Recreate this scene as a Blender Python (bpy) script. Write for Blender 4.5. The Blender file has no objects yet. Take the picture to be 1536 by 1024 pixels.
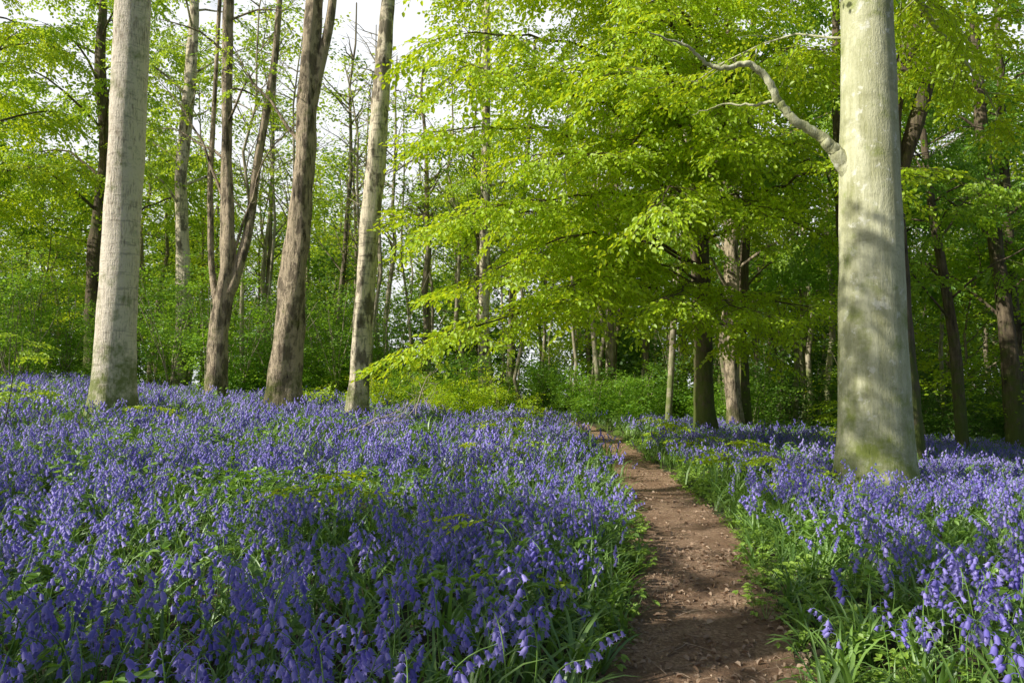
import bpy, math, numpy as np
from mathutils import Vector
R=np.random.default_rng(11)
scene=bpy.context.scene
scene.view_settings.view_transform='Standard'
scene.view_settings.look='None'
scene.view_settings.exposure=0
pi=math.pi

# ------------------------------------------------------------ helpers
class MB:
    def __init__(s): s.V=[];s.Q=[];s.T=[];s.qa=[];s.ta=[];s.qm=[];s.tm=[];s.n=0
    def add(s,v,q=None,t=None,a=0.5,m=0):
        v=np.asarray(v,float).reshape(-1,3); s.V.append(v)
        if q is not None and len(q):
            q=np.asarray(q,int).reshape(-1,4)+s.n; s.Q.append(q); s.qa.append(np.full(len(q),a)); s.qm.append(np.full(len(q),m))
        if t is not None and len(t):
            t=np.asarray(t,int).reshape(-1,3)+s.n; s.T.append(t); s.ta.append(np.full(len(t),a)); s.tm.append(np.full(len(t),m))
        s.n+=len(v)
    def mesh(s,name,mats,smooth=True):
        me=bpy.data.meshes.new(name)
        V=np.concatenate(s.V)
        Q=np.concatenate(s.Q) if s.Q else np.zeros((0,4),int)
        T=np.concatenate(s.T) if s.T else np.zeros((0,3),int)
        me.vertices.add(len(V)); me.vertices.foreach_set('co',V.astype(np.float32).ravel())
        nl=Q.size+T.size; me.loops.add(nl)
        me.loops.foreach_set('vertex_index',np.concatenate([Q.ravel(),T.ravel()]).astype(np.int32))
        me.polygons.add(len(Q)+len(T))
        ls=np.concatenate([np.arange(len(Q))*4,Q.size+np.arange(len(T))*3]).astype(np.int32)
        me.polygons.foreach_set('loop_start',ls)
        mi=np.concatenate((s.qm if s.qm else [])+(s.tm if s.tm else [])).astype(np.int32)
        for m in mats: me.materials.append(m)
        me.polygons.foreach_set('material_index',mi)
        me.polygons.foreach_set('use_smooth',np.full(len(Q)+len(T),smooth))
        me.update(calc_edges=True)
        at=me.attributes.new('v','FLOAT','FACE')
        at.data.foreach_set('value',np.concatenate((s.qa if s.qa else [])+(s.ta if s.ta else [])).astype(np.float32))
        me.validate()
        return me

def obj(name,me,parent=None,link=True,loc=None):
    o=bpy.data.objects.new(name,me)
    if link: scene.collection.objects.link(o)
    if parent: o.parent=parent
    if loc is not None: o.location=loc
    return o
def empty(name,loc=(0,0,0)):
    o=bpy.data.objects.new(name,None); scene.collection.objects.link(o); o.location=loc; o.empty_display_size=.3
    return o
def unit(v): 
    v=np.asarray(v,float); return v/(np.linalg.norm(v)+1e-9)

def tube(mb,P,rad,sides=8,m=0,a=.5,mod=None,cap=False):
    P=np.asarray(P,float); n=len(P); rad=np.broadcast_to(np.asarray(rad,float),(n,))
    T=np.gradient(P,axis=0); T/=np.linalg.norm(T,axis=1)[:,None]+1e-9
    ref=np.array([0.,1,0]) if abs(T[0][1])<.8 else np.array([1.,0,0])
    U=np.cross(T,ref); U/=np.linalg.norm(U,axis=1)[:,None]+1e-9
    W=np.cross(T,U)
    th=np.arange(sides)*2*pi/sides
    rr=rad[:,None]*np.ones(sides)
    if mod is not None: rr=rr*mod(P,th)
    V=P[:,None,:]+rr[...,None]*(np.cos(th)[None,:,None]*U[:,None,:]+np.sin(th)[None,:,None]*W[:,None,:])
    i=np.arange(n-1)[:,None]*sides; j=np.arange(sides)[None,:]; k=(j+1)%sides
    q=np.stack([i+j,i+k,i+sides+k,i+sides+j],-1).reshape(-1,4)
    mb.add(V.reshape(-1,3),q,None,a,m)

def leaf(mb,b,d,nrm,L,W,a=.5,m=0,fold=.15,droop=.1):
    d=unit(d); s=unit(np.cross(nrm,d)); n=unit(np.cross(d,s)); b=np.asarray(b,float)
    f=W*fold
    l1=b+d*L*.3+s*W*.48+n*f; r1=b+d*L*.3-s*W*.48+n*f
    l2=b+d*L*.7+s*W*.38+n*(f-L*droop*.5); r2=b+d*L*.7-s*W*.38+n*(f-L*droop*.5)
    mb.add([b,l1,l2,b+d*L-n*L*droop,r1,r2],[[0,3,2,1],[0,4,5,3]],None,a,m)
def rleaf(mb,b,d,nrm,L,W,a=.5,m=0):
    d=unit(d); s=unit(np.cross(nrm,d)); n=unit(np.cross(d,s)); b=np.asarray(b,float)
    mb.add([b,b+d*L*.45+s*W*.5+n*W*.12,b+d*L,b+d*L*.45-s*W*.5+n*W*.12],None,[[0,1,2],[0,2,3]],a,m)

_ph=np.random.default_rng(3).uniform(0,2*pi,(40,)); _dr=np.random.default_rng(4).uniform(0,2*pi,(40,))
def nz(x,y,f,o=0):
    s=0
    for i in range(5):
        k=f*(1+.55*i); a=_dr[(o+i)%40]
        s=s+np.sin(k*(x*np.cos(a)+y*np.sin(a))+_ph[(o+i)%40])
    return s/3.2

_py=np.array([-40,-8,-3,0,3.4,5.4,8,11.5,17.5,22,28,36,60]);_px=np.array([-3,-.4,.2,.45,.86,1.34,1.66,1.9,2.12,1.75,.3,-2.5,-10])
_ys=np.linspace(-40,60,1000); _xs=np.interp(_ys,_py,_px); _k=np.hanning(19);_k/=_k.sum()
_xs=np.convolve(np.pad(_xs,9,mode='edge'),_k,'valid')
def pc(y): return np.interp(y,_ys,_xs)
def hw(y): return np.interp(y,[0,3.4,5.4,8,11.5,18],[.46,.44,.41,.44,.40,.42])
def sm(a,b,x):
    t=np.clip((x-a)/(b-a),0,1); return t*t*(3-2*t)
def H(x,y):
    x=np.asarray(x,float);y=np.asarray(y,float)
    xc=np.clip(x,-14,22)
    z=.02*np.clip(y,-20,26)+.068*sm(1,13,y)*(1.6-xc)
    z=z+.035*nz(x,y,.9)+.012*nz(x,y,3.1,7)
    d=np.abs(x-pc(y))
    z=z-.06*(1-sm(.35,.75,d))
    return z

# ------------------------------------------------------------ materials
def newmat(name):
    m=bpy.data.materials.new(name); m.use_nodes=True; nt=m.node_tree; nt.nodes.clear()
    return m,nt
def N(nt,t,**k):
    n=nt.nodes.new(t)
    for a,b in k.items(): setattr(n,a,b)
    return n
def ramp(nt,fac,stops):
    r=N(nt,'ShaderNodeValToRGB'); nt.links.new(fac,r.inputs[0])
    el=r.color_ramp.elements
    while len(el)<len(stops): el.new(.5)
    for e,(p,c) in zip(el,stops): e.position=p; e.color=(*c,1) if len(c)==3 else c
    return r.outputs[0]
def noise(nt,vec,scale,detail=4,rough=.6):
    n=N(nt,'ShaderNodeTexNoise'); n.inputs['Scale'].default_value=scale; n.inputs['Detail'].default_value=detail; n.inputs['Roughness'].default_value=rough
    if vec is not None: nt.links.new(vec,n.inputs['Vector'])
    return n.outputs[0]
def math_(nt,op,a,b=None,c=None):
    n=N(nt,'ShaderNodeMath',operation=op)
    for i,x in enumerate((a,b,c)):
        if x is None: continue
        if isinstance(x,(int,float)): n.inputs[i].default_value=x
        else: nt.links.new(x,n.inputs[i])
    return n.outputs[0]
def mixc(nt,f,a,b,mode='MIX'):
    n=N(nt,'ShaderNodeMix',data_type='RGBA',blend_type=mode)
    if isinstance(f,(int,float)): n.inputs[0].default_value=f
    else: nt.links.new(f,n.inputs[0])
    for i,x in ((6,a),(7,b)):
        if isinstance(x,tuple): n.inputs[i].default_value=(*x,1)
        else: nt.links.new(x,n.inputs[i])
    return n.outputs[2]
def mapping(nt,src,scale):
    m=N(nt,'ShaderNodeMapping'); m.inputs['Scale'].default_value=scale; nt.links.new(src,m.inputs[0]); return m.outputs[0]

def leafmat(name,cd,cl,tr,tfac=.45,rough=.5,spec=.35):
    m,nt=newmat(name); L=nt.links
    at=N(nt,'ShaderNodeAttribute',attribute_name='v'); oi=N(nt,'ShaderNodeObjectInfo')
    f=math_(nt,'ADD',math_(nt,'MULTIPLY',at.outputs['Fac'],.6),math_(nt,'MULTIPLY',oi.outputs['Random'],.4))
    c=mixc(nt,f,cd,cl)
    t=mixc(nt,f,tuple(x*.7 for x in tr),tr)
    d=N(nt,'ShaderNodeBsdfDiffuse'); L.new(c,d.inputs[0])
    tb=N(nt,'ShaderNodeBsdfTranslucent'); L.new(t,tb.inputs[0])
    mx=N(nt,'ShaderNodeMixShader'); mx.inputs[0].default_value=tfac; L.new(d.outputs[0],mx.inputs[1]); L.new(tb.outputs[0],mx.inputs[2])
    gl=N(nt,'ShaderNodeBsdfGlossy'); gl.inputs['Roughness'].default_value=rough; gl.inputs[0].default_value=(1,1,1,1)
    m2=N(nt,'ShaderNodeMixShader'); m2.inputs[0].default_value=.12*spec; L.new(mx.outputs[0],m2.inputs[1]); L.new(gl.outputs[0],m2.inputs[2])
    o=N(nt,'ShaderNodeOutputMaterial'); L.new(m2.outputs[0],o.inputs[0])
    return m

def barkmat(name,c1,c2,moss,mossh=1.0,ring=0,vs=6,bump=.5,blotch=None,mossamt=.5,patch=0,lo=.42,hi=.68,dist=.05):
    m,nt=newmat(name); L=nt.links
    tc=N(nt,'ShaderNodeTexCoord'); O=tc.outputs['Object']
    a=noise(nt,mapping(nt,O,(vs,vs,vs*.16)),4,5,.65)
    b=noise(nt,O,1.9,3)
    fine=noise(nt,mapping(nt,O,(30,30,12)),2,3,.7)
    f=math_(nt,'ADD',math_(nt,'MULTIPLY',a,.6),math_(nt,'ADD',math_(nt,'MULTIPLY',b,.3),math_(nt,'MULTIPLY',fine,.2)))
    c=ramp(nt,f,[(lo,c1),(hi,c2)])
    hgt=a
    if ring:
        r=noise(nt,mapping(nt,O,(.8,.8,5.)),3,5,.65)
        c=mixc(nt,ramp(nt,r,[(.56,(0,0,0)),(.66,(ring,ring,ring))]),c,tuple(x*.5 for x in c1))
        hgt=math_(nt,'ADD',math_(nt,'MULTIPLY',a,.7),math_(nt,'MULTIPLY',r,.3))
    if patch:
        pn=noise(nt,mapping(nt,O,(2.2,2.2,1.1)),2.0,4,.6)
        c=mixc(nt,ramp(nt,pn,[(.50,(0,0,0)),(.57,(patch,patch,patch))]),c,tuple(x*.6 for x in c1))
    if blotch:
        bl=noise(nt,O,6.5,5,.7)
        c=mixc(nt,ramp(nt,bl,[(.58,(0,0,0)),(.64,(.7,.7,.7))]),c,blotch)
        b2=noise(nt,mapping(nt,O,(1,1,2.2)),2.3,5,.7)
        c=mixc(nt,ramp(nt,b2,[(.52,(0,0,0)),(.70,(.6,.6,.6))]),c,tuple(x*.7 for x in c1))
    sp=N(nt,'ShaderNodeSeparateXYZ'); L.new(O,sp.inputs[0])
    mh=N(nt,'ShaderNodeMapRange'); mh.inputs[1].default_value=0; mh.inputs[2].default_value=mossh; mh.inputs[3].default_value=.30; mh.inputs[4].default_value=0
    L.new(sp.outputs[2],mh.inputs[0])
    mn=noise(nt,O,2.6,5,.7)
    mf=math_(nt,'ADD',mn,mh.outputs[0])
    c=mixc(nt,ramp(nt,mf,[(.60-.08*mossamt,(0,0,0)),(.80-.1*mossamt,(.85,.85,.85))]),c,moss)
    p=N(nt,'ShaderNodeBsdfPrincipled'); p.inputs['Roughness'].default_value=.85; p.inputs['Specular IOR Level'].default_value=.2
    L.new(c,p.inputs['Base Color'])
    bp=N(nt,'ShaderNodeBump'); bp.inputs['Strength'].default_value=bump; bp.inputs['Distance'].default_value=dist
    L.new(math_(nt,'ADD',hgt,math_(nt,'MULTIPLY',fine,.3)),bp.inputs['Height']); L.new(bp.outputs[0],p.inputs['Normal'])
    o=N(nt,'ShaderNodeOutputMaterial'); L.new(p.outputs[0],o.inputs[0])
    return m

M_beechleaf=leafmat('young_beech_leaf',(.26,.49,.008),(.64,.86,.02),(.90,1.,.03),.5)
M_midleaf=leafmat('woodland_leaf',(.17,.36,.012),(.50,.72,.03),(.78,.98,.05),.48)
M_shrubleaf=leafmat('shrub_leaf',(.09,.25,.02),(.31,.53,.04),(.50,.80,.05),.42)
M_darkleaf=leafmat('shade_leaf',(.045,.14,.015),(.17,.31,.03),(.28,.50,.04),.4)  # deep shade of the right-hand wood put into the leaf colour
M_strap=leafmat('bluebell_leaf',(.07,.18,.03),(.30,.50,.09),(.34,.60,.05),.3,.5,.6)
M_grass=leafmat('grass_blade',(.14,.28,.03),(.42,.60,.08),(.45,.66,.06),.3,.5)
M_bramble=leafmat('bramble_leaf',(.09,.23,.03),(.34,.56,.07),(.46,.74,.05),.35,.5,.5)
M_bell=leafmat('bluebell_petal',(.10,.07,.62),(.62,.54,1.),(.50,.40,1.),.35,.5,.4)
M_dry=leafmat('dry_leaf',(.2,.11,.06),(.80,.62,.44),(.3,.15,.06),.15,.7,.2)
M_stem=leafmat('green_stem',(.13,.28,.05),(.28,.46,.08),(.1,.2,.03),.1)
M_twig=barkmat('twig_bark',(.07,.055,.035),(.16,.13,.09),(.08,.1,.03),.5)
M_deadwood=barkmat('dead_wood',(.3,.25,.18),(.6,.53,.42),(.2,.2,.1),.1,mossamt=0)
B_pale=barkmat('pale_ash_bark',(.38,.30,.21),(.92,.82,.66),(.17,.22,.03),1.8,ring=.45,vs=9,bump=.9,lo=.40,hi=.54,mossamt=.8)
B_rough=barkmat('rough_oak_bark',(.055,.04,.027),(.68,.55,.38),(.14,.17,.03),1.4,vs=4,bump=1.0,patch=.6,lo=.42,hi=.55,dist=.12)
B_cherry=barkmat('mottled_bark',(.13,.10,.065),(.86,.75,.54),(.17,.22,.04),1.6,vs=5,bump=.9,ring=.6,patch=.75,lo=.4,hi=.55)
B_beech=barkmat('beech_bark',(.42,.42,.22),(.80,.79,.54),(.26,.32,.05),1.3,ring=0,vs=2,bump=.6,blotch=(.88,.87,.74),mossamt=.75)
B_dark=barkmat('shaded_bark',(.05,.04,.028),(.26,.20,.13),(.12,.16,.03),3,vs=4,bump=.8,mossamt=1)
B_far=barkmat('distant_bark',(.09,.07,.05),(.44,.36,.25),(.12,.16,.04),3,vs=3,bump=.4,mossamt=.9)
B_slim=barkmat('slender_trunk_bark',(.20,.16,.10),(.66,.58,.42),(.17,.22,.05),3,vs=3,bump=.4,mossamt=.7)

m,nt=newmat('woodland_floor'); L=nt.links; g=N(nt,'ShaderNodeNewGeometry'); P=g.outputs['Position']
n1=noise(nt,P,1.2,5); n2=noise(nt,P,22,6,.75)
c=ramp(nt,n2,[(.35,(.025,.018,.01)),(.5,(.07,.045,.025)),(.65,(.16,.1,.055))])
c=mixc(nt,ramp(nt,n1,[(.38,(0,0,0)),(.6,(.7,.7,.7))]),c,(.04,.075,.02))
p=N(nt,'ShaderNodeBsdfPrincipled'); p.inputs['Roughness'].default_value=.95; L.new(c,p.inputs['Base Color'])
bp=N(nt,'ShaderNodeBump'); bp.inputs['Distance'].default_value=.04; L.new(n2,bp.inputs['Height']); L.new(bp.outputs[0],p.inputs['Normal'])
o=N(nt,'ShaderNodeOutputMaterial'); L.new(p.outputs[0],o.inputs[0]); M_ground=m
m,nt=newmat('trodden_earth'); L=nt.links; g=N(nt,'ShaderNodeNewGeometry'); P=g.outputs['Position']
n1=noise(nt,P,2.6,5); n2=noise(nt,P,45,6,.8); n3=noise(nt,P,9,4,.6)
c=ramp(nt,n2,[(.34,(.19,.10,.055)),(.5,(.56,.35,.21)),(.66,(.92,.68,.47))])
c=mixc(nt,ramp(nt,n1,[(.42,(0,0,0)),(.60,(.7,.7,.7))]),c,(.30,.17,.09))
p=N(nt,'ShaderNodeBsdfPrincipled'); p.inputs['Roughness'].default_value=.95; L.new(c,p.inputs['Base Color'])
bp=N(nt,'ShaderNodeBump'); bp.inputs['Distance'].default_value=.06; bp.inputs['Strength'].default_value=1; L.new(math_(nt,'ADD',n2,n3),bp.inputs['Height']); L.new(bp.outputs[0],p.inputs['Normal'])
o=N(nt,'ShaderNodeOutputMaterial'); L.new(p.outputs[0],o.inputs[0]); M_path=m

# ------------------------------------------------------------ terrain
def axis(lo,hi,step,far):
    a=list(np.arange(lo,hi+1e-6,step)); s=step; v=hi
    b=[]
    while v<far: s*=1.25; v+=s; b.append(v)
    s=step; v=lo; c=[]
    while v>-far: s*=1.25; v-=s; c.append(v)
    return np.array(c[::-1]+a+b)
X=axis(-16,18,.16,700); Y=axis(-4,32,.2,700)
GX,GY=np.meshgrid(X,Y); nx,ny=len(X),len(Y)
mb=MB(); i=np.arange(ny-1)[:,None]*nx; j=np.arange(nx-1)[None,:]
mb.add(np.stack([GX,GY,H(GX,GY)],-1).reshape(-1,3),np.stack([i+j,i+j+1,i+nx+j+1,i+nx+j],-1).reshape(-1,4))
obj('ground',mb.mesh('ground',[M_ground]))
mb=MB(); ys=np.arange(-6,40,.1); K=13
s=np.linspace(-1,1,K)
cw=(hw(ys)*(1+.13*nz(ys,ys*0,2.3)))[:,None]; ce=pc(ys)[:,None]
px=ce+s[None,:]*(cw+.08+.06*nz(ys[:,None]+s*3,ys[:,None],6)); pyy=np.broadcast_to(ys[:,None],px.shape)
HG=H(GX,GY)
def Hg(x,y):
    ix=np.clip(np.searchsorted(X,x)-1,0,nx-2); iy=np.clip(np.searchsorted(Y,y)-1,0,ny-2)
    tx=(x-X[ix])/(X[ix+1]-X[ix]); ty=(y-Y[iy])/(Y[iy+1]-Y[iy])
    return (HG[iy,ix]*(1-tx)+HG[iy,ix+1]*tx)*(1-ty)+(HG[iy+1,ix]*(1-tx)+HG[iy+1,ix+1]*tx)*ty
pz=Hg(px,pyy)+.012
pz[:,0]-=.03; pz[:,-1]-=.03
i=np.arange(len(ys)-1)[:,None]*K; j=np.arange(K-1)[None,:]
mb.add(np.stack([px,pyy,pz],-1).reshape(-1,3),np.stack([i+j,i+j+1,i+K+j+1,i+K+j],-1).reshape(-1,4))
obj('dirt_path',mb.mesh('dirt_path',[M_path]))

# ------------------------------------------------------------ prototypes
def coll(name,meshes):
    c=bpy.data.collections.new(name)
    for k,me in enumerate(meshes): c.objects.link(bpy.data.objects.new(me.name,me))
    return c
def spray(seed,n=10,L=.46,lf=.075,mat=M_beechleaf,nm='beech_twig'):
    r=np.random.default_rng(seed); mb=MB()
    def axis_(p0,az,L,n,lf):
        d=np.array([math.cos(az),math.sin(az),0]); t=np.linspace(0,1,4)
        P=p0+t[:,None]*d*L+np.array([0,0,1])*(-.2*L*t**2)[:,None]+r.normal(0,.006,(4,3))
        tube(mb,P,np.linspace(.003,.001,4)*(L/.4),3,m=1)
        for k in range(n):
            tt=(k+.6)/n; q=np.array([np.interp(tt,t,P[:,c]) for c in range(3)])
            sd=1 if k%2 else -1; a=az+sd*r.uniform(.6,1.1)*(1-.5*tt)
            dd=np.array([math.cos(a),math.sin(a),r.uniform(-.8,.1)])
            nn=np.array([r.normal(0,.4),r.normal(0,.4),1])
            s=lf*r.uniform(.7,1.15)
            leaf(mb,q,dd,nn,s,s*.68,a=r.uniform(0,1),fold=r.uniform(.05,.3),droop=r.uniform(0,.25))
        return P
    P=axis_(np.zeros(3),0,L,n,lf)
    for k in range(4):
        axis_(P[0]+(P[3]-P[0])*(.15+.2*k),(1 if k%2 else -1)*r.uniform(.5,.9),L*r.uniform(.45,.65),5,lf*.9)
    return mb.mesh(nm,[mat,M_twig],False)
C_beech=coll('beech_leaf_sprays',[spray(s) for s in range(6)])
C_mid=coll('woodland_leaf_sprays',[spray(20+s,mat=M_midleaf,nm='woodland_twig',lf=.08) for s in range(5)])
C_dim=coll('shade_leaf_sprays',[spray(30+s,mat=M_shrubleaf,nm='shade_twig',lf=.08) for s in range(4)])  # darker leaf colour paints the shade on right-hand trees
def clump(seed,mat,n=46,r0=.55,lf=.12,nm='leaf_clump'):
    r=np.random.default_rng(seed); mb=MB()
    cs=r.normal(0,1,(6,3))*np.array([.45,.45,.22])*r0*1.3
    for k in range(n):
        p=cs[r.integers(6)]+r.normal(0,1,3)*np.array([.3,.3,.08])*r0
        a=r.uniform(0,2*pi); d=np.array([math.cos(a),math.sin(a),r.uniform(-.6,.2)])
        nn=np.array([r.normal(0,.5),r.normal(0,.5),1]); s=lf*r.uniform(.6,1.2)
        rleaf(mb,p,d,nn,s,s*.7,a=r.uniform(0,1))
    return mb.mesh(nm,[mat],False)
C_cmid=coll('canopy_clumps',[clump(60+s,M_midleaf,n=70,lf=.11) for s in range(6)])
C_cbri=coll('bright_canopy_clumps',[clump(70+s,M_beechleaf,n=70,lf=.11) for s in range(6)])
C_cshr=coll('shrub_clumps',[clump(80+s,M_shrubleaf,n=70,r0=.4,lf=.085) for s in range(6)])
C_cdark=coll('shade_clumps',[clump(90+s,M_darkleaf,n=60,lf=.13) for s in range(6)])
C_chol=coll('shaded_holly_clumps',[clump(95+s,M_darkleaf,n=70,r0=.4,lf=.085) for s in range(4)])  # holly in the dark leaf colour, shade painted in

def bell_into(mb,r,off=np.zeros(3),rz=0.,lod=0,sc0=1.):
    h=r.uniform(.26,.40)*sc0; n=14 if lod==0 else 6; t=np.linspace(0,1,n); nod=r.uniform(.05,.10)
    lean=r.normal(0,.03,2); cz,sz=math.cos(rz),math.sin(rz)
    P=np.stack([lean[0]*t+nod*np.clip((t-.55)/.45,0,1)**2,lean[1]*t+.006*np.sin(5*t),h*t-.35*nod*np.clip((t-.7)/.3,0,1)**2],-1)
    P=np.stack([P[:,0]*cz-P[:,1]*sz,P[:,0]*sz+P[:,1]*cz,P[:,2]],-1)+off
    tube(mb,P,np.linspace(.0034,.0014,n),4 if lod==0 else 3,m=1,a=r.uniform(.2,.8))
    nb=int(r.integers(6,12)) if lod==0 else int(r.integers(5,9)); av=r.uniform(0,1)
    for k in range(nb):
        tt=.60+.40*(k+.2)/nb; q=np.array([np.interp(tt,t,P[:,c]) for c in range(3)])
        az=rz+r.normal(0,.95)+(.0 if k%2 else .5); out=np.array([math.cos(az),math.sin(az),0])
        sc=(1.2-.45*max(0,(k/nb-.5)*2))*r.uniform(.9,1.1)*sc0
        p1=q+out*.012*sc+np.array([0,0,.004]); p2=q+out*.02*sc
        if lod==0: tube(mb,[q,p1,p2],.0010,3,m=0,a=.3)
        ax=unit(np.array([out[0]*r.uniform(.15,.8),out[1]*r.uniform(.15,.8),-1]))
        u=unit(np.cross(ax,[0.3,1,.1])); w=np.cross(ax,u); Lb=.0235*sc
        a_=.5*av+.5*r.uniform(0,1)
        if lod:
            Lb*=1.25; sc*=1.2; th=np.arange(3)*2*pi/3
            V=np.concatenate([(p2+ax*0)[None],p2+ax*Lb*.55+.0075*sc*(np.cos(th)[:,None]*u+np.sin(th)[:,None]*w),p2+ax*Lb+.012*sc*(np.cos(th+.5)[:,None]*u+np.sin(th+.5)[:,None]*w)])
            mb.add(V,[[1,2,5,4],[2,3,6,5],[3,1,4,6]],[[0,2,1],[0,3,2],[0,1,3]],a=a_,m=0); continue
        th=np.arange(6)*pi/3
        def ring(sx,rad,o2=0): 
            return p2+ax*Lb*sx+rad*sc*(np.cos(th+o2)[:,None]*u+np.sin(th+o2)[:,None]*w)
        V=np.concatenate([ring(0,.0022),ring(.2,.0058),ring(.7,.0066),ring(.84,.0128,pi/6)])
        q4=[];t3=[]
        for a in range(2):
            for b in range(6): q4.append([a*6+b,a*6+(b+1)%6,a*6+6+(b+1)%6,a*6+6+b])
        for b in range(6): t3.append([12+b,12+(b+1)%6,18+b])
        mb.add(V,q4,t3,a=a_,m=0)
def bluebell(seed):
    mb=MB(); bell_into(mb,np.random.default_rng(seed)); return mb.mesh('bluebell',[M_bell,M_stem],True)
C_bell=coll('bluebell_flowers',[bluebell(100+s) for s in range(10)])

def blade(mb,az,L,W,lift,r,m=0,flat=.0,off0=np.zeros(3),n=6):
    t=np.linspace(0,1,n); d=np.array([math.cos(az),math.sin(az),0]); s=np.array([-d[1],d[0],0])
    ang=np.interp(t,[0,1],[1.35-.5*flat,1.35-.5*flat-r.uniform(.9,1.9)])
    st=np.stack([np.cos(ang),np.sin(ang)],-1)*L/(n-1); cum=np.concatenate([[[0,0]],np.cumsum(st[:-1],0)])
    C=cum[:,0][:,None]*d+np.array([0,0,1])*cum[:,1][:,None]
    w=W*np.interp(t,[0,.2,.5,.8,1],[.7,1,.95,.6,.08])
    tw=r.uniform(-.3,.3)
    l=C+(s*w[:,None]*.5)+np.array([0,0,1])*(w*.25)[:,None]; rr=C-(s*w[:,None]*.5)+np.array([0,0,1])*(w*(.25+tw))[:,None]
    off=np.array([r.normal(0,.015),r.normal(0,.015),0])+off0; q=[]
    if n<6:
        V=np.concatenate([l,rr])
        for i in range(n-1): q.append([i,i+1,n+i+1,n+i])
    else:
        V=np.concatenate([l,C,rr])
        for i in range(n-1): q+= [[i,i+1,n+i+1,n+i],[n+i,n+i+1,2*n+i+1,2*n+i]]
    mb.add(V+off,q,None,a=r.uniform(0,1),m=m)
def tuft(seed,n,L,W,mat,nm,flat=0):
    r=np.random.default_rng(seed); mb=MB()
    for k in range(n): blade(mb,r.uniform(0,2*pi),L*r.uniform(.6,1.1),W*r.uniform(.7,1.2),1,r,flat=flat)
    return mb.mesh(nm,[mat],True)
C_strap=coll('bluebell_leaves',[tuft(200+s,8,.30,.014,M_strap,'bluebell_leaf_tuft') for s in range(6)])
C_grass=coll('grass_tufts',[tuft(220+s,12,.12,.007,M_grass,'grass_tuft',.6) for s in range(6)])
def patch(seed):
    r=np.random.default_rng(seed); mb=MB()
    for k in range(11):
        o=np.array([*(r.normal(0,.17,2)),0]); bell_into(mb,r,o,r.uniform(0,6.28),1,r.uniform(.75,1.25))
    for k in range(26):
        o=np.array([*(r.normal(0,.19,2)),0]); blade(mb,r.uniform(0,2*pi),.38*r.uniform(.6,1.1),.020,1,r,m=2,off0=o,n=4)
    return mb.mesh('bluebell_drift',[M_bell,M_stem,M_strap],True)
C_patch=coll('bluebell_drifts',[patch(150+s) for s in range(8)])
def bram(seed):
    r=np.random.default_rng(seed); mb=MB()
    for k in range(3):
        az=r.uniform(0,2*pi); L=r.uniform(.25,.5); t=np.linspace(0,1,7)
        P=np.stack([math.cos(az)*L*t,math.sin(az)*L*t,.34*np.sin(t*2.2)+.02],-1)
        tube(mb,P,.0022,3,m=1)
        for i in range(1,7):
            a=az+(1 if i%2 else -1)*r.uniform(.6,1.2)
            for da in (-.75,0,.75):
                d=np.array([math.cos(a+da),math.sin(a+da),r.uniform(-.3,.3)])
                leaf(mb,P[i]+.03*np.array([math.cos(a),math.sin(a),0]),d,[r.normal(0,.25),r.normal(0,.25),1],r.uniform(.04,.07),r.uniform(.03,.045),a=r.uniform(0,1),fold=.2)
    return mb.mesh('bramble_shoot',[M_bramble,M_stem],False)
C_bram=coll('bramble_shoots',[bram(240+s) for s in range(6)])
def herb(seed):
    r=np.random.default_rng(seed); mb=MB()
    for k in range(12):
        a=r.uniform(0,6.28); h=r.uniform(.03,.10); rd=r.uniform(.01,.09); p=np.array([math.cos(a)*rd,math.sin(a)*rd,h])
        tube(mb,[[0,0,0],p*[.7,.7,.6],p],.0011,3,m=1)
        for da in (-1.1,0,1.1):
            leaf(mb,p,[math.cos(a+da),math.sin(a+da),r.uniform(-.2,.2)],[r.normal(0,.25),r.normal(0,.25),1],r.uniform(.018,.035),r.uniform(.014,.024),a=r.uniform(0,1),fold=.15)
    return mb.mesh('low_herb',[M_grass,M_stem],False)
C_herb=coll('low_herbs',[herb(280+s) for s in range(5)])
def dry(seed):
    r=np.random.default_rng(seed); mb=MB()
    if seed%3==2:
        L=r.uniform(.06,.2); tube(mb,np.array([[0,0,.004],[L*.5,.01,.006],[L,-.004,.004]]),[.0028,.0022,.0012],4,a=r.uniform(0,1))
        return mb.mesh('fallen_twig',[M_dry],True)
    leaf(mb,[0,0,.004],[1,0,.1],[0,r.normal(0,.3),1],.05,.03,a=r.uniform(0,1),fold=r.uniform(.2,.7),droop=r.uniform(-.2,.3))
    return mb.mesh('fallen_leaf',[M_dry],False)
C_dry=coll('leaf_litter_bits',[dry(260+s) for s in range(9)])

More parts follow.
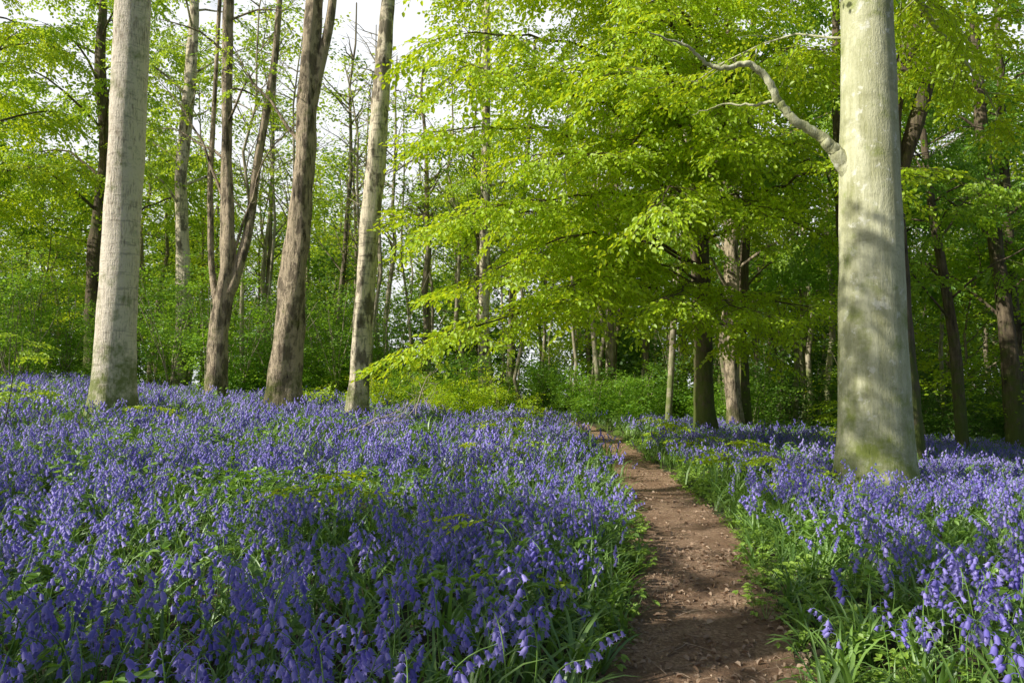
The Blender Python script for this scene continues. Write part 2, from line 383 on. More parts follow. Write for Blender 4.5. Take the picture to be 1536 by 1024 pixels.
_ng={}
def group(c,real=False):
    key=(c.name,real)
    if key in _ng: return _ng[key]
    ng=bpy.data.node_groups.new('scatter_'+c.name,'GeometryNodeTree')
    ng.interface.new_socket('Geometry',in_out='INPUT',socket_type='NodeSocketGeometry')
    ng.interface.new_socket('Geometry',in_out='OUTPUT',socket_type='NodeSocketGeometry')
    gi=ng.nodes.new('NodeGroupInput'); go=ng.nodes.new('NodeGroupOutput')
    ip=ng.nodes.new('GeometryNodeInstanceOnPoints'); ci=ng.nodes.new('GeometryNodeCollectionInfo')
    ci.inputs['Collection'].default_value=c; ci.inputs['Separate Children'].default_value=True; ci.inputs['Reset Children'].default_value=True
    def na(nm,dt):
        n=ng.nodes.new('GeometryNodeInputNamedAttribute'); n.data_type=dt; n.inputs[0].default_value=nm
        return [o for o in n.outputs if o.enabled and o.name=='Attribute'][0]
    er=ng.nodes.new('FunctionNodeEulerToRotation')
    l=ng.links.new
    l(gi.outputs[0],ip.inputs['Points']); l(ci.outputs[0],ip.inputs['Instance']); ip.inputs['Pick Instance'].default_value=True
    l(na('idx','INT'),ip.inputs['Instance Index']); l(na('rot','FLOAT_VECTOR'),er.inputs[0]); l(er.outputs[0],ip.inputs['Rotation'])
    l(na('scl','FLOAT'),ip.inputs['Scale'])
    if real:
        rn=ng.nodes.new('GeometryNodeRealizeInstances'); l(ip.outputs[0],rn.inputs[0]); l(rn.outputs[0],go.inputs[0])
    else: l(ip.outputs[0],go.inputs[0])
    _ng[key]=ng; return ng
def scatter(name,c,P,rot,scl,parent=None,origin=(0,0,0),real=False):
    P=np.asarray(P,float)-np.asarray(origin); n=len(P)
    if n==0: return
    me=bpy.data.meshes.new(name); me.vertices.add(n); me.vertices.foreach_set('co',P.astype(np.float32).ravel())
    a=me.attributes.new('rot','FLOAT_VECTOR','POINT'); a.data.foreach_set('vector',np.asarray(rot,np.float32).ravel())
    a=me.attributes.new('scl','FLOAT','POINT'); a.data.foreach_set('value',np.broadcast_to(np.asarray(scl,np.float32),(n,)).copy())
    a=me.attributes.new('idx','INT','POINT'); a.data.foreach_set('value',R.integers(0,len(c.objects),n).astype(np.int32))
    me.update()
    o=obj(name,me,parent); md=o.modifiers.new('scatter','NODES'); md.node_group=group(c,real)
    return o

# ------------------------------------------------------------ trees
class Leaves:
    def __init__(s): s.P=[];s.rot=[];s.scl=[]
    def add(s,p,az,pitch,roll,sc): s.P.append(p); s.rot.append((roll,-pitch,az)); s.scl.append(sc)

def limb(mb,lv,r,p0,p1,rad,dens=1.,arch=.12,sub=1.,lsc=1.,start=.3,sides=6,bare=False,subL=1.3,m=0,droop=.12):
    p0=np.array(p0,float);p1=np.array(p1,float); Ld=np.linalg.norm(p1-p0); n=max(6,int(Ld*2.2))
    t=np.linspace(0,1,n); P=p0+(p1-p0)*t[:,None]; P[:,2]+=arch*Ld*np.sin(t*pi)
    w=np.cumsum(r.normal(0,.06,(n,3)),0)*np.sin(t*pi)[:,None]; P+=w
    tube(mb,P,rad*(1-t)**.8+.005,sides,m=m)
    ns=max(2,int(Ld*2.8*sub))
    for k in range(ns):
        tt=start+(1-start)*(k+r.uniform(0,1))/ns; tt=min(tt,.99)
        q=np.array([np.interp(tt,t,P[:,c]) for c in range(3)])
        d=unit((p1-p0)*[1,1,.2]); az=math.atan2(d[1],d[0])+(1 if k%2 else -1)*r.uniform(.3,1.2)
        L=subL*(1.15-.6*tt)*r.uniform(.6,1.1); el=r.uniform(-.45,.15) if not bare else r.uniform(-.1,.9)
        dd=np.array([math.cos(az)*math.cos(el),math.sin(az)*math.cos(el),math.sin(el)])
        tq=np.linspace(0,1,5); Q=q+dd*L*tq[:,None]; Q[:,2]-=(droop*L*tq**2 if not bare else 0); Q+=r.normal(0,.012,(5,3))
        tube(mb,Q,rad*.15*(1-tq)+.003,4,m=m)
        if bare:
            for kk in range(3):
                q2=Q[1+kk]; a2=az+r.uniform(-1,1); e2=el+r.uniform(-.2,.7); L2=L*.5
                d2=np.array([math.cos(a2)*math.cos(e2),math.sin(a2)*math.cos(e2),math.sin(e2)])
                tube(mb,q2+d2*L2*np.linspace(0,1,3)[:,None],[.005,.004,.002],3,m=m)
        ml=int(L/.22*dens+r.uniform(0,1))
        if bare: ml=int(ml*dens*.5+r.uniform(0,1)) if dens>0 else 0
        for kk in range(ml):
            u=(kk+.5)/ml; pp=np.array([np.interp(u,tq,Q[:,c]) for c in range(3)])
            lv.add(pp+r.normal(0,.03,3),az+r.normal(0,.7),el-r.uniform(0,.5),r.normal(0,.4),lsc*r.uniform(.75,1.25))
    if dens>0: lv.add(P[-1],math.atan2(d[1],d[0]),-.2,0,lsc)

def smoothpts(p,n=8):
    p=np.asarray(p,float); out=[]
    q=np.concatenate([[2*p[0]-p[1]],p,[2*p[-1]-p[-2]]])
    for i in range(len(p)-1):
        a,b,c,d=q[i:i+4]
        for k in range(n):
            t=k/n; out.append(.5*((2*b)+(-a+c)*t+(2*a-5*b+4*c-d)*t*t+(-a+3*b-3*c+d)*t**3))
    out.append(p[-1]); return np.array(out)
def trunk(mb,pts,r,sides=24,flare=.6,lump=.04,seed=0):
    pts=np.array(pts,float); z=pts[:,2]; n=max(12,int((z[-1]-z[0])/.18)); zz=np.linspace(z[0],z[-1],n)
    zz=np.concatenate([[z[0],z[0]+.06,z[0]+.12],zz[1:]]); zz.sort()
    P=np.stack([np.interp(zz,z,pts[:,0]),np.interp(zz,z,pts[:,1]),zz],-1)
    for c in (0,1):
        k=np.ones(7)/7; P[:,c]=np.convolve(np.pad(P[:,c],3,mode='edge'),k,'valid')
    rad=np.interp(zz,z,pts[:,3])
    ph=r.uniform(0,6,8)
    def mod(P_,th):
        h=(P_[:,2]-z[0])[:,None]; th=th[None,:]
        fl=flare*np.exp(-h/.38)*(1+.55*np.sin(3*th+ph[0])+.4*np.sin(5*th+ph[1]))*.6
        lu=lump*(np.sin(2*th+h*.8+ph[2])+.7*np.sin(3*th-h*1.7+ph[3])+.5*np.sin(h*3.1+ph[4]+th)+.35*np.sin(7*th+h*.6+ph[5])+.4*np.sin(h*7+2*th+ph[6]))
        return 1+fl+lu
    tube(mb,P,rad,sides,mod=mod)
    return lambda zq: np.array([np.interp(zq,zz,P[:,0]),np.interp(zq,zz,P[:,1]),zq]),(lambda zq: np.interp(zq,zz,rad))

def tree(name,bx,by,pts,bark,c,limbs=(),auto=None,seed=0,flare=.6,lump=.04,lsc=1.,dens=1.,stems=(),bare=(),curves=(),arch=.12,droop=.12,real=False):
    r=np.random.default_rng(seed); z0=float(H(bx,by))-.12; org=np.array([bx,by,z0])
    e=empty(name,org); mb=MB(); lv=Leaves()
    f,fr=trunk(mb,[(x-bx,y-by,z,rr) for x,y,z,rr in pts],r,flare=flare,lump=lump)
    for s in stems:
        q=np.array(s['pts'],float)-np.array([bx,by,0,0]); trunk(mb,q,r,sides=14,flare=0,lump=.06)
    for cv in curves:
        q=smoothpts(np.array(cv,float)-np.array([bx,by,z0,0])); q[:,:3]+=r.normal(0,.008,(len(q),3))
        tube(mb,q[:,:3],np.maximum(q[:,3],.004),10)
    for zs,tip,rr,dn in limbs:
        limb(mb,lv,r,f(zs-z0),np.array(tip)-org,rr,dens=dn,lsc=lsc,arch=arch,droop=droop)
    for zs,tip,rr,dn in bare:
        limb(mb,lv,r,f(zs-z0),np.array(tip)-org,rr,dens=dn,lsc=lsc,bare=True,arch=.05)
    if auto:
        za,zb,Rr,n,dn=auto
        for k in range(n):
            zs=za+(zb-za)*(k+.5)/n; a=k*2.4+seed; L=Rr*r.uniform(.7,1.1)*(1.05-.5*(k/n)); el=r.uniform(.1,.7)
            limb(mb,lv,r,f(zs),f(zs)+L*np.array([math.cos(a)*math.cos(el),math.sin(a)*math.cos(el),math.sin(el)]),max(.02,fr(zs)*.25),dens=dn,lsc=lsc*1.3,sub=.8,subL=1.6)
    obj('trunk',mb.mesh(name+'_trunk',[bark]),e)
    if lv.P: scatter('foliage',c,np.array(lv.P),lv.rot,lv.scl,e,real=real)
    return e

tree('ash_tree',-6.95,13,[(-7.0,13,0,.37),(-7.0,13,1.,.335),(-6.93,13,4,.31),(-6.9,13,7.5,.29),(-6.7,13,15,.17)],B_pale,C_mid,auto=(12,15,2.6,6,.35),seed=1,lump=.03)
tree('birch_tree',-10.8,24,[(-10.8,24,0,.25),(-10.7,24,3,.22),(-10.95,24,7,.2),(-10.7,24,11,.17),(-10.6,24,18,.1)],B_cherry,C_mid,auto=(5,17,2.6,16,.6),seed=2,lump=.08)
tree('coppiced_tree',-7.5,19,[(-7.6,19,0,.28),(-7.55,19,2,.22),(-7.35,19,3.6,.19),(-7.5,19,7,.14),(-7.55,19,11,.12),(-7.4,19,16,.07)],B_rough,C_mid,auto=(6,15.5,2.3,10,.35),seed=3,lump=.1,
   stems=[dict(pts=[(-7.35,19,3.0,.16),(-6.9,19.1,4.4,.13),(-6.75,19.2,6.5,.11),(-6.4,19.3,9,.09),(-6.1,19.3,14,.05)]),dict(pts=[(-7.5,19.1,2.,.13),(-8.0,19.5,3.6,.08),(-8.15,19.6,6,.07),(-8.0,19.6,12,.05)])],
   bare=[(4.5,(-5.6,19,8.4),.04,.5),(6,(-9.3,19,9.5),.04,.8)])
tree('oak_tree',-5.2,17,[(-5.25,17,0,.38),(-5.2,17,1.2,.33),(-5.1,17,3,.29),(-4.85,17,6,.25),(-4.8,17,8,.22),(-4.7,17,10,.18),(-4.6,17,16,.09)],B_rough,C_mid,auto=(12,15.5,2.4,6,.3),seed=4,lump=.09,
   stems=[dict(pts=[(-4.87,17,6.6,.15),(-4.6,17,8.,.12),(-4.3,17,9.5,.1),(-4.0,17,14,.07)])],bare=[(7,(-6.6,17,9.5),.04,.4)])
tree('cherry_tree',-3.1,15,[(-3.15,15,0,.25),(-3.1,15,1.,.215),(-3.0,15,3,.2),(-2.85,15,5,.185),(-2.72,15,7,.17),(-2.6,15,9,.15),(-2.45,15,14,.09)],B_cherry,C_mid,auto=(11.5,14,2.2,5,.3),seed=5,lump=.08)
tree('oak_tree',-15.3,27,[(-15.3,27,0,.3),(-15.4,27,5,.25),(-15.1,27,9,.22),(-15.5,27,12,.18),(-15.4,27,18,.1)],B_dark,C_mid,auto=(5,17,4.5,20,1.),seed=31,lump=.08,lsc=1.3)
tree('oak_tree',-17.2,22.5,[(-17.2,22.5,0,.24),(-17.3,22.5,5,.2),(-17.1,22.5,9,.17),(-17,22.5,15,.1)],B_dark,C_beech,auto=(5,14,4.2,18,.9),seed=33,lump=.08,lsc=1.3)
tree('oak_tree',-1.1,28,[(-1.1,28,0,.24),(-1.05,28,5,.2),(-1,28,12,.17),(-1,28,19,.1)],B_cherry,C_mid,auto=(6,18,3.,16,.7),seed=6,lsc=1.3)
tree('oak_tree',4.25,32,[(4.25,32,0,.24),(4.3,32,5,.2),(4.4,32,12,.17),(4.4,32,18,.1)],B_cherry,C_mid,auto=(7,17,3.5,14,1.),seed=7,lsc=1.4)
tree('oak_tree',-.1,31,[(-.1,31,0,.17),(0,31,5,.14),(.6,31,10,.1),(1,31,16,.06)],B_far,C_mid,auto=(6,15,3,12,.7),seed=8,lsc=1.3)
tips=[(3.2,(-1.4,10.8,2.0)),(3.6,(-.7,11,2.9)),(4.4,(-1.4,12,4.2)),(5.2,(-.9,11,3.9)),(6.5,(-1.5,12,5.6)),(8,(-1.3,12,7.2)),(9.5,(-1.3,12.5,8.6)),
 (3.8,(.9,12,3.0)),(5.5,(.3,11,4.9)),(6.8,(1.3,10.5,6.1)),(3.4,(2.6,12.5,2.9)),(3.3,(4.3,13.5,2.8)),(3.4,(5.8,14,2.9)),(4.5,(2.2,10.8,4.)),
 (5.8,(3.6,11.5,5.3)),(7.4,(5.1,12.5,7.4)),(4.3,(.6,14,3.9)),(7.6,(.2,13,7.2)),(8.6,(2.4,12,8.2)),(5,(4.4,12.5,4.3)),(6.2,(2.,13,5.6)),(4.,(1.9,14.5,3.5)),(9,(4.2,13,8.8)),
 (5,(6.6,15.5,4.6)),(6.8,(7.3,16,6.8)),(8.3,(6.3,14,8.)),(3.,(5.4,16,2.1)),(10,(1,14,9.5)),(10,(-1,15,10))]
rr_=np.random.default_rng(5)
for _ in range(12):
    x=rr_.uniform(-1.3,7); z=rr_.uniform(4.6,9.5); tips.append((z*rr_.uniform(.95,1.15),(x,rr_.uniform(11,15.5),z)))
tree('beech_tree',4.66,18,[(4.68,18,0,.28),(4.66,18,1.5,.24),(4.62,18,5,.22),(4.6,18,9,.19),(4.6,18,15,.1)],B_dark,C_beech,
  limbs=[(zs,tp,.03+.002*zs,1.0) for zs,tp in tips],auto=(12,15,3,4,.4),seed=9,lump=.06,lsc=1.38,arch=.09,droop=.3,real=True)
tree('oak_tree',6.6,22,[(6.6,22,0,.25),(6.5,22,3,.21),(6.7,22,8,.19),(6.6,22,17,.1)],B_rough,C_mid,auto=(4,16,4,20,1.1),seed=10,lump=.1,lsc=1.2)
tree('oak_tree',7.0,22.5,[(7.05,22.5,0,.2),(7.0,22.5,3,.15),(7.3,22.5,8,.13),(7.5,22,14,.07)],B_dark,C_dim,auto=(4,13,3,10,1.),seed=32,lump=.1,lsc=1.2)
tree('large_beech_tree',4.25,8.7,[(4.22,8.7,0,.44),(4.22,8.7,.6,.40),(4.25,8.7,1.6,.375),(4.27,8.7,3,.35),(4.28,8.7,4.2,.335),(4.32,8.7,5.6,.305),(4.36,8.7,9,.25),(4.4,8.7,15,.16)],B_beech,C_beech,
  limbs=[(7.2,(1.2,9.,8.2),.08,1.),(7.9,(2.5,12,8.7),.08,1.),(8.3,(7.5,10.5,8.2),.08,1.3),(7.,(6.9,12.5,6.6),.06,1.5),(6.5,(7.8,11.5,5.6),.06,1.3),(7.6,(8.4,13,7.4),.06,1.3),(5.6,(2.6,10.2,5.7),.014,.8)],
  auto=(10,14.5,4.,5,.4),seed=12,flare=.55,lump=.022,lsc=1.15,real=True,
  curves=[[(4.3,8.7,3.59,.13),(4.02,8.68,3.97,.11),(3.85,8.65,4.18,.082),(3.65,8.62,4.37,.06),(3.32,8.58,4.57,.05),(3.16,8.56,4.78,.046),(2.99,8.53,5.06,.042),(2.76,8.5,5.19,.036),(2.52,8.5,5.13,.03),(2.29,8.5,5.19,.023),(2.06,8.4,5.34,.016),(1.6,8.3,5.46,.008)],
   [(3.16,8.56,4.78,.024),(2.95,8.7,4.77,.016),(2.6,8.9,4.85,.01),(2.25,9.,4.76,.005)]])
tree('oak_tree',6.95,13,[(6.95,13,0,.24),(6.9,13,2,.2),(6.75,13,5,.19),(6.8,13,6.6,.17),(7.3,13,8,.16),(7.6,13,11,.1),(7.8,13,14,.05)],B_dark,C_mid,seed=13,lump=.06,auto=(8.5,13.5,3.2,8,.8),
  stems=[dict(pts=[(6.75,13,4.6,.16),(6.7,13,6.5,.15),(6.75,13,9,.13),(6.8,13,14,.06)]),dict(pts=[(6.8,13,5.,.12),(7.25,13,6.3,.15),(7.65,13,7.6,.13),(7.8,13,10,.09)])])
tree('oak_tree',7.35,16,[(7.35,16,0,.15),(7.25,16,4,.12),(7.2,16,8,.1),(7.3,16,12,.05)],B_dark,C_dim,seed=14,auto=(4,11.5,2.5,10,1.1))
tree('oak_tree',13.6,20,[(13.6,20,0,.24),(13.4,20,4,.2),(13.0,20,9,.16),(12.8,20,15,.08)],B_dark,C_dim,seed=15,auto=(3.5,14,3.5,16,1.3),lump=.06,lsc=1.1)
tree('oak_tree',10.9,18,[(10.9,18,0,.14),(10.8,18,3,.12),(10.4,18,6,.1),(10.,18,11,.05)],B_dark,C_mid,seed=16,auto=(3.2,10,3,14,1.2))
tree('oak_tree',12.4,24,[(12.4,24,0,.2),(12.5,24,4,.17),(12.3,24,9,.13),(12,24,15,.07)],B_dark,C_dim,seed=17,auto=(4,14,3.5,14,1.4),lsc=1.2)
tree('oak_tree',15.6,23,[(15.6,23,0,.2),(15.7,23,4,.17),(15.6,23,9,.13),(15.6,23,15,.07)],B_dark,C_dim,seed=18,auto=(3.5,14,3.5,14,1.4),lsc=1.2)
# trees beside and behind the viewer: they throw the shade on the near ground
tree('lime_tree',-10.5,-.3,[(-10.5,-.3,0,.3),(-10.5,-.3,6,.25),(-10.5,-.3,12,.1)],B_pale,C_mid,seed=21,auto=(5.,9.,3.6,7,.9),lsc=1.5)
tree('lime_tree',-5.8,1.2,[(-5.8,1.2,0,.2),(-5.8,1.2,6,.17),(-5.6,1.2,11,.08)],B_pale,C_mid,seed=22,auto=(5.6,8.5,2.9,5,.7),lsc=1.5)
tree('lime_tree',-12.5,4,[(-12.5,4,0,.2),(-12.4,4,8,.16),(-12.3,4,14,.08)],B_pale,C_mid,seed=23,limbs=[(8.5,(-5.0,5.1,8.7),.07,.8),(9.4,(-4.4,5.4,9.9),.06,.7),(11,(-6.6,4.4,11.4),.06,.8)],lsc=1.5)

# ------------------------------------------------------------ background woodland
def woodland(name,n,ylo,yhi,seed,cols,nclump,hmax=19,hmin=13,rmin=.1,rmax=.24,sclo=1.0,schi=1.9,tlo=.25,xr=None,bark=B_far):
    r=np.random.default_rng(seed); e=empty(name); mb=MB(); lv=[Leaves() for _ in cols]; placed=[]
    while len(placed)<n:
        y=r.uniform(ylo,yhi); x=r.uniform(-1,1)*(.85*y+6)
        if xr and not xr(x,y,r): continue
        if any((x-a)**2+(y-b)**2<(3 if n<200 else 1) for a,b in placed): continue
        if abs(x-float(pc(y)))<.8: continue
        placed.append((x,y)); z0=float(H(x,y))-.1; h=r.uniform(hmin,hmax); rad=r.uniform(rmin,rmax)
        u=x/y; gap=math.exp(-((u+.20)/.14)**2)
        nn=10; t=np.linspace(0,1,nn); P=np.stack([x+np.cumsum(r.normal(0,.15,nn)),y+np.cumsum(r.normal(0,.12,nn)),z0+h*t],-1)
        tube(mb,P,rad*(1-.8*t),8)
        nb=r.integers(12,20)
        for k in range(nb):
            tt=r.uniform(tlo,.97); q=np.array([np.interp(tt,t,P[:,c]) for c in range(3)])
            a=r.uniform(0,2*pi); el=r.uniform(.2,1.1); L=h*.26*(1.2-tt)*r.uniform(.5,1.2)
            d=np.array([math.cos(a)*math.cos(el),math.sin(a)*math.cos(el),math.sin(el)])
            tq=np.linspace(0,1,5); Q=q+d*L*tq[:,None]+r.normal(0,.08,(5,3))*tq[:,None]
            tube(mb,Q,rad*.25*(1-tq)+.006,4)
            for kk in range(3):
                q2=Q[1+kk]; a2=a+r.uniform(-1,1); d2=unit([math.cos(a2),math.sin(a2),r.uniform(0,1.2)])
                tube(mb,q2+d2*L*.45*np.linspace(0,1,3)[:,None],[.012,.008,.004],3)
            hh=sm(4,9,q[2]*30/y)
            dens=nclump*(1-.55*gap*hh)
            m=int(dens+r.uniform(0,1))
            for kk in range(m):
                u2=r.uniform(.3,1.1); ci=r.integers(len(cols))
                if u>.22 and r.uniform()<.6: ci=len(cols)-1  # right side favours the last, darker clumps: shade put into leaf colour
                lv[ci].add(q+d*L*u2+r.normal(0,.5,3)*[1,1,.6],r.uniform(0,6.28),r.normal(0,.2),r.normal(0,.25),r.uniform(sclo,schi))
    obj('trunks',mb.mesh(name+'_trunks',[bark]),e)
    for l,c in zip(lv,cols):
        if l.P: scatter('foliage',c,np.array(l.P),l.rot,l.scl,e)
woodland('understorey_trees',24,21,34,50,[C_cbri,C_cmid],4.,hmin=6,hmax=10,rmin=.05,rmax=.11,sclo=.7,schi=1.3,tlo=.2,xr=lambda x,y,r:(x/y<-.45 or x/y>.2 or r.uniform()<.2) and abs(x)<y)
woodland('slender_trees',50,22,40,53,[C_cmid],.6,hmin=12,hmax=17,rmin=.06,rmax=.14,sclo=.7,schi=1.2,tlo=.4,xr=lambda x,y,r:-.42<x/y<.6,bark=B_slim)
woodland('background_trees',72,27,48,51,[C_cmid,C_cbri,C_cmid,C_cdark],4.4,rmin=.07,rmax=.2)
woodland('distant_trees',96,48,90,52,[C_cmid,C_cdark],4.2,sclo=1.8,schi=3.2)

def shrubs(name,n,seed,col,xf,ylo,yhi,hlo,hhi,k,sc=1.):
    r=np.random.default_rng(seed); e=empty(name); mb=MB(); lv=Leaves()
    for _ in range(n):
        y=r.uniform(ylo,yhi); x=xf(r,y); z0=float(H(x,y)); h=r.uniform(hlo,hhi)
        if abs(x-float(pc(y)))<1.3 and y<30: continue
        for s in range(r.integers(3,7)):
            a=r.uniform(0,6.28); sp=h*r.uniform(.1,.4); t=np.linspace(0,1,6)
            P=np.stack([x+math.cos(a)*sp*t**1.4,y+math.sin(a)*sp*t**1.4,z0+h*t*r.uniform(.7,1)],-1)+r.normal(0,.03,(6,3))
            tube(mb,P,np.linspace(.025,.006,6)*min(1,h/1.5),4)
            for kk in range(k):
                tt=r.uniform(.12,1.05); q=np.array([np.interp(tt,t,P[:,c]) for c in range(3)])+r.normal(0,.3*min(1,h/1.5),3)*[1,1,.7]
                q[2]=max(q[2],z0+.2)
                lv.add(q,r.uniform(0,6.28),r.normal(0,.25),r.normal(0,.3),sc*r.uniform(.7,1.3))
    obj('stems',mb.mesh(name+'_stems',[B_slim]),e)
    scatter('foliage',col,np.array(lv.P),lv.rot,lv.scl,e)
shrubs('hazel_undergrowth',66,61,C_cshr,lambda r,y:r.uniform(-1.0*y,-.12*y),21,30,2.,5.,6)
shrubs('low_undergrowth',80,62,C_cshr,lambda r,y:r.uniform(-.4*y,.35*y),22,31,.7,2.,6)
shrubs('sapling_thicket',46,65,C_cbri,lambda r,y:r.uniform(-.26*y,.13*y),18.5,25,.4,1.3,4,.5)
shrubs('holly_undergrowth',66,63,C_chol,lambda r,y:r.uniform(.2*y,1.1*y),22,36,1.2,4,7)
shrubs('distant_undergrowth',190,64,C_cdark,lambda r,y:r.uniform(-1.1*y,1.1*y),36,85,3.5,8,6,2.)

for k,(x,y,dx,dy,dz) in enumerate([(-2.7,11.3,1.1,.5,.4),(-2.2,17.,.3,.4,1.2),(-1.7,17.3,-.5,.2,1.0),(8.5,18,1.2,.6,1.3)]):
    r=np.random.default_rng(400+k); z=float(H(x,y)); e=empty('fallen_branch',(x,y,z)); mb=MB(); lv=Leaves()
    limb(mb,lv,r,(0,0,.05),(dx,dy,dz),.014,dens=0,bare=True,arch=.1,subL=.6,sub=1.5)
    obj('branch',mb.mesh('dead_branch',[M_deadwood]),e)

# ------------------------------------------------------------ bluebell carpet etc.
trunkpos=np.array([(-6.98,13,.45),(-7.55,19,.4),(-5.2,17,.48),(-3.12,15,.33),(4.23,8.7,.6),(4.15,8.2,.45),(4.66,18,.4),(6.95,13,.35)])
def ok(x,y,extra=0):
    k=np.ones(len(x),bool)
    for a,b,c in trunkpos: k&=((x-a)**2+(y-b)**2)>(c+extra)**2
    return k
def place(name,col,bands,mask,r,scl,tilt=.12,zoff=0.,parent=None):
    P=[];rt=[];sc=[]
    for ylo,yhi,d in bands:
        A=2*(.78*yhi+2.2)*(yhi-ylo); n=int(A*d)
        y=r.uniform(ylo,yhi,n); x=r.uniform(-1,1,n)*(.78*yhi+2.2)
        k=(np.abs(x)<.78*y+2.2)&ok(x,y)&(r.uniform(0,1,n)<mask(x,y)); x=x[k];y=y[k]; n=len(x)
        P.append(np.stack([x,y,Hg(x,y)+zoff],-1)); rt.append(np.stack([r.normal(0,tilt,n),r.normal(0,tilt,n),r.uniform(0,2*pi,n)],-1)); sc.append(r.uniform(*scl,n))
    P=np.concatenate(P)
    return scatter(name,col,P,np.concatenate(rt),np.concatenate(sc),parent)
def edge(x,y):
    d=x-pc(y); w=hw(y)
    l=sm(.02,.25,-d-w+.08*nz(x,y,4)); rt=sm(.1,.8,d-w+.25*nz(x,y,1.8,3))
    return np.where(d<0,l,rt)
def m_bell(x,y):
    patch=np.clip(.60+.55*nz(x,y,1.6,5)+.4*nz(x,y,4.5,11),.08,1)
    bare=1-.85*np.exp(-(((x+3.0)/1.1)**2+((y-3.2)/.5)**2))
    bare=bare*(1-.85*np.exp(-(((x+2.3)/.8)**2+((y-6.3)/.7)**2)))
    return edge(x,y)*patch*bare*(1-sm(21,25,y))
def m_leaf(x,y): 
    d=np.abs(x-pc(y))-hw(y)
    return sm(-.05,.15,d+.06*nz(x,y,5))*(1-sm(24,30,y))
r=np.random.default_rng(71)
carpet=empty('bluebell_carpet')
place('near_flowers',C_bell,[(1.3,3.8,92)],m_bell,r,(.95,1.5),.12,parent=carpet)
place('flowers',C_bell,[(3.8,6,118),(6,9,98)],m_bell,r,(.8,1.4),.12,parent=carpet)
place('drifts',C_patch,[(9,12,8.5),(12,18,6),(18,25,4.)],m_bell,r,(.85,1.35),.05,parent=carpet)
place('leaves',C_strap,[(1.0,6,50),(6,9,40),(9,26,7)],m_leaf,r,(.65,1.35),.2,parent=carpet)
def m_grass(x,y):
    d=x-pc(y); w=hw(y); a=np.where(d>0,np.exp(-((d-w-.2)/.35)**2),np.exp(-((-d-w-.1)/.16)**2)*.8)
    a=a*np.clip(.6+.5*nz(x,y,2.5,9),.1,1)
    return np.clip(a+.03,0,1)*(np.abs(d)>w-.05+.12*nz(x,y,5,2))*(1-sm(21,26,y))
place('grass_verge',C_grass,[(1.0,6,60),(6,11,50),(11,26,16)],m_grass,r,(.6,1.4),.2)
place('verge_herbs',C_herb,[(1.0,6,120),(6,11,80),(11,20,22)],m_grass,r,(.8,1.6),.2)
def m_bram(x,y): return np.clip(1.2*nz(x,y,1.1,17)-.35,0,1)*sm(.3,.7,np.abs(x-pc(y))-hw(y)+.1)*(1-sm(24,30,y))+.05*(np.abs(x-pc(y))>.8)+.9*np.exp(-(((x+2.3)/.8)**2+((y-6.3)/.7)**2))
place('bramble_patch',C_bram,[(2.4,6,15),(6,12,13),(12,26,6)],m_bram,r,(.6,1.15),.15)
def m_pl(x,y): return np.clip(.7+.5*nz(x,y,3.5,21),.2,1)*(np.abs(x-pc(y))<hw(y)+.05)+.12
place('leaf_litter',C_dry,[(1.5,6,620),(6,11,220),(11,16,50)],m_pl,r,(.2,.9),.25,.012)

def sapling(name,x,y,h,n,seed,col=C_beech):
    r=np.random.default_rng(seed); z=float(H(x,y)); e=empty(name,(x,y,z)); mb=MB(); lv=Leaves()
    t=np.linspace(0,1,8); P=np.stack([.1*np.sin(2*t+seed),.1*t,h*t],-1); tube(mb,P,np.linspace(.009,.003,8),5)
    for k in range(n):
        tt=r.uniform(.3,1); q=np.array([np.interp(tt,t,P[:,c]) for c in range(3)]); a=k*2.4
        d=np.array([math.cos(a),math.sin(a),.15]); L=r.uniform(.1,.35)*(1.2-tt*.5)
        tube(mb,q+d*L*np.linspace(0,1,3)[:,None],[.003,.002,.0015],3); lv.add(q+d*L*.7,a,0,r.normal(0,.2),r.uniform(.6,.9)); lv.add(q+d*L*.2,a+.7,0,r.normal(0,.2),.6)
    obj('stem',mb.mesh('sapling_stem',[M_twig]),e); scatter('leaves',col,np.array(lv.P),lv.rot,lv.scl,e)
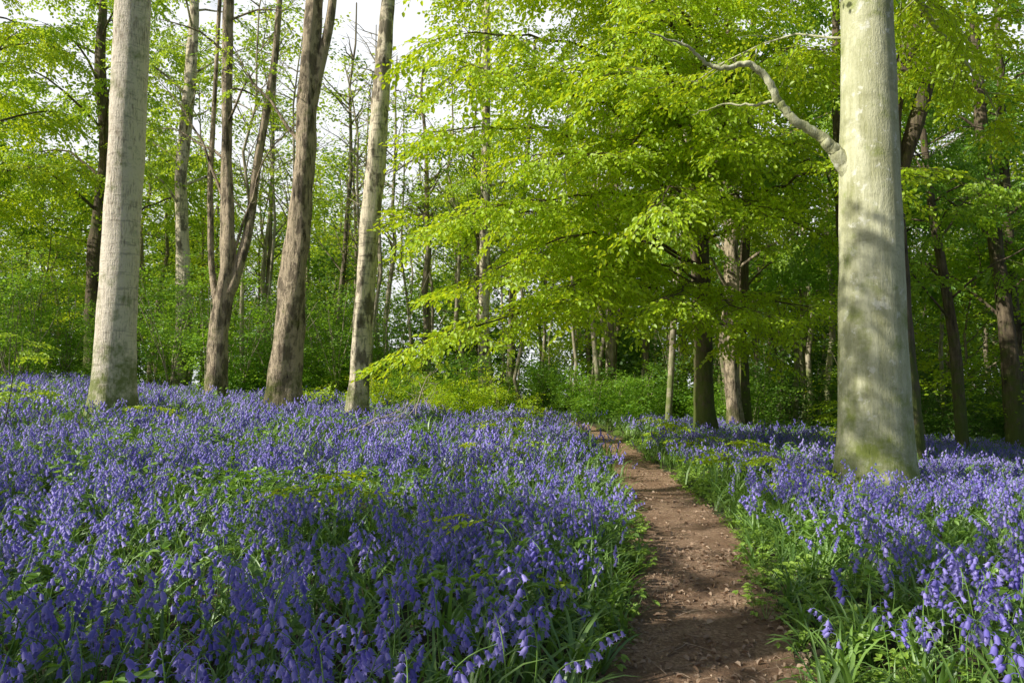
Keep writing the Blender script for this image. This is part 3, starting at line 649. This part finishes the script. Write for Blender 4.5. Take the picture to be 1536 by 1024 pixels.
for k,(x,y,h,n) in enumerate([(2.9,7.9,.55,8),(3.3,7.6,.45,7),(2.7,9.6,.6,7),(5.6,12.3,1.1,12),(-.3,8.8,.5,5),(.1,9.6,.45,5),(-.1,4.2,.5,3),(-1.6,5.8,.45,5),(-6.6,9.6,1.7,12),(-.2,11.5,.6,6),(3.0,12.3,.6,8),(6.2,13.8,1.3,14),(-5.7,11.8,.5,6),(2.9,14.5,.6,9),(3.2,11,.5,8)]):
    sapling('beech_sapling',x,y,h,n,300+k,C_beech if k!=8 else C_mid)

# ------------------------------------------------------------ light
sv=unit([-.76,-.29,.60]); el=math.asin(sv[2]); az=math.atan2(sv[0],sv[1])
w=bpy.data.worlds.new('World'); scene.world=w; w.use_nodes=True; nt=w.node_tree; nt.nodes.clear()
sk=nt.nodes.new('ShaderNodeTexSky'); sk.sky_type='NISHITA'; sk.sun_disc=False; sk.sun_elevation=el; sk.sun_rotation=az%(2*pi); sk.dust_density=1.5; sk.air_density=1.0
tc=nt.nodes.new('ShaderNodeTexCoord')
cl=noise(nt,mapping(nt,tc.outputs['Generated'],(1,1,2.2)),3.2,5,.6)
sp=nt.nodes.new('ShaderNodeSeparateXYZ'); nt.links.new(tc.outputs['Generated'],sp.inputs[0])
bank=math_(nt,'ADD',math_(nt,'MULTIPLY',sp.outputs[1],.80),cl)   # bright cloud bank to the north
cf=ramp(nt,bank,[(.86,(.0,.0,.0)),(1.,(1,1,1))])
col=mixc(nt,cf,sk.outputs[0],(13.2,13.5,14.))
bg=nt.nodes.new('ShaderNodeBackground'); bg.inputs[1].default_value=.08; o=nt.nodes.new('ShaderNodeOutputWorld')
nt.links.new(col,bg.inputs[0]); nt.links.new(bg.outputs[0],o.inputs[0])
ld=bpy.data.lights.new('sun','SUN'); ld.energy=5; ld.angle=math.radians(.5); ld.color=(1,.96,.87)
lo=obj('sun',ld); lo.rotation_euler=Vector(-sv).to_track_quat('-Z','Y').to_euler(); lo.location=(-20,-12,20)
cd=bpy.data.cameras.new('camera'); cd.lens=26; cd.sensor_width=36; cd.clip_end=2000; cd.clip_start=.05
co=obj('camera',cd); co.location=(0,0,1.3); co.rotation_euler=(math.radians(94),0,0); scene.camera=co
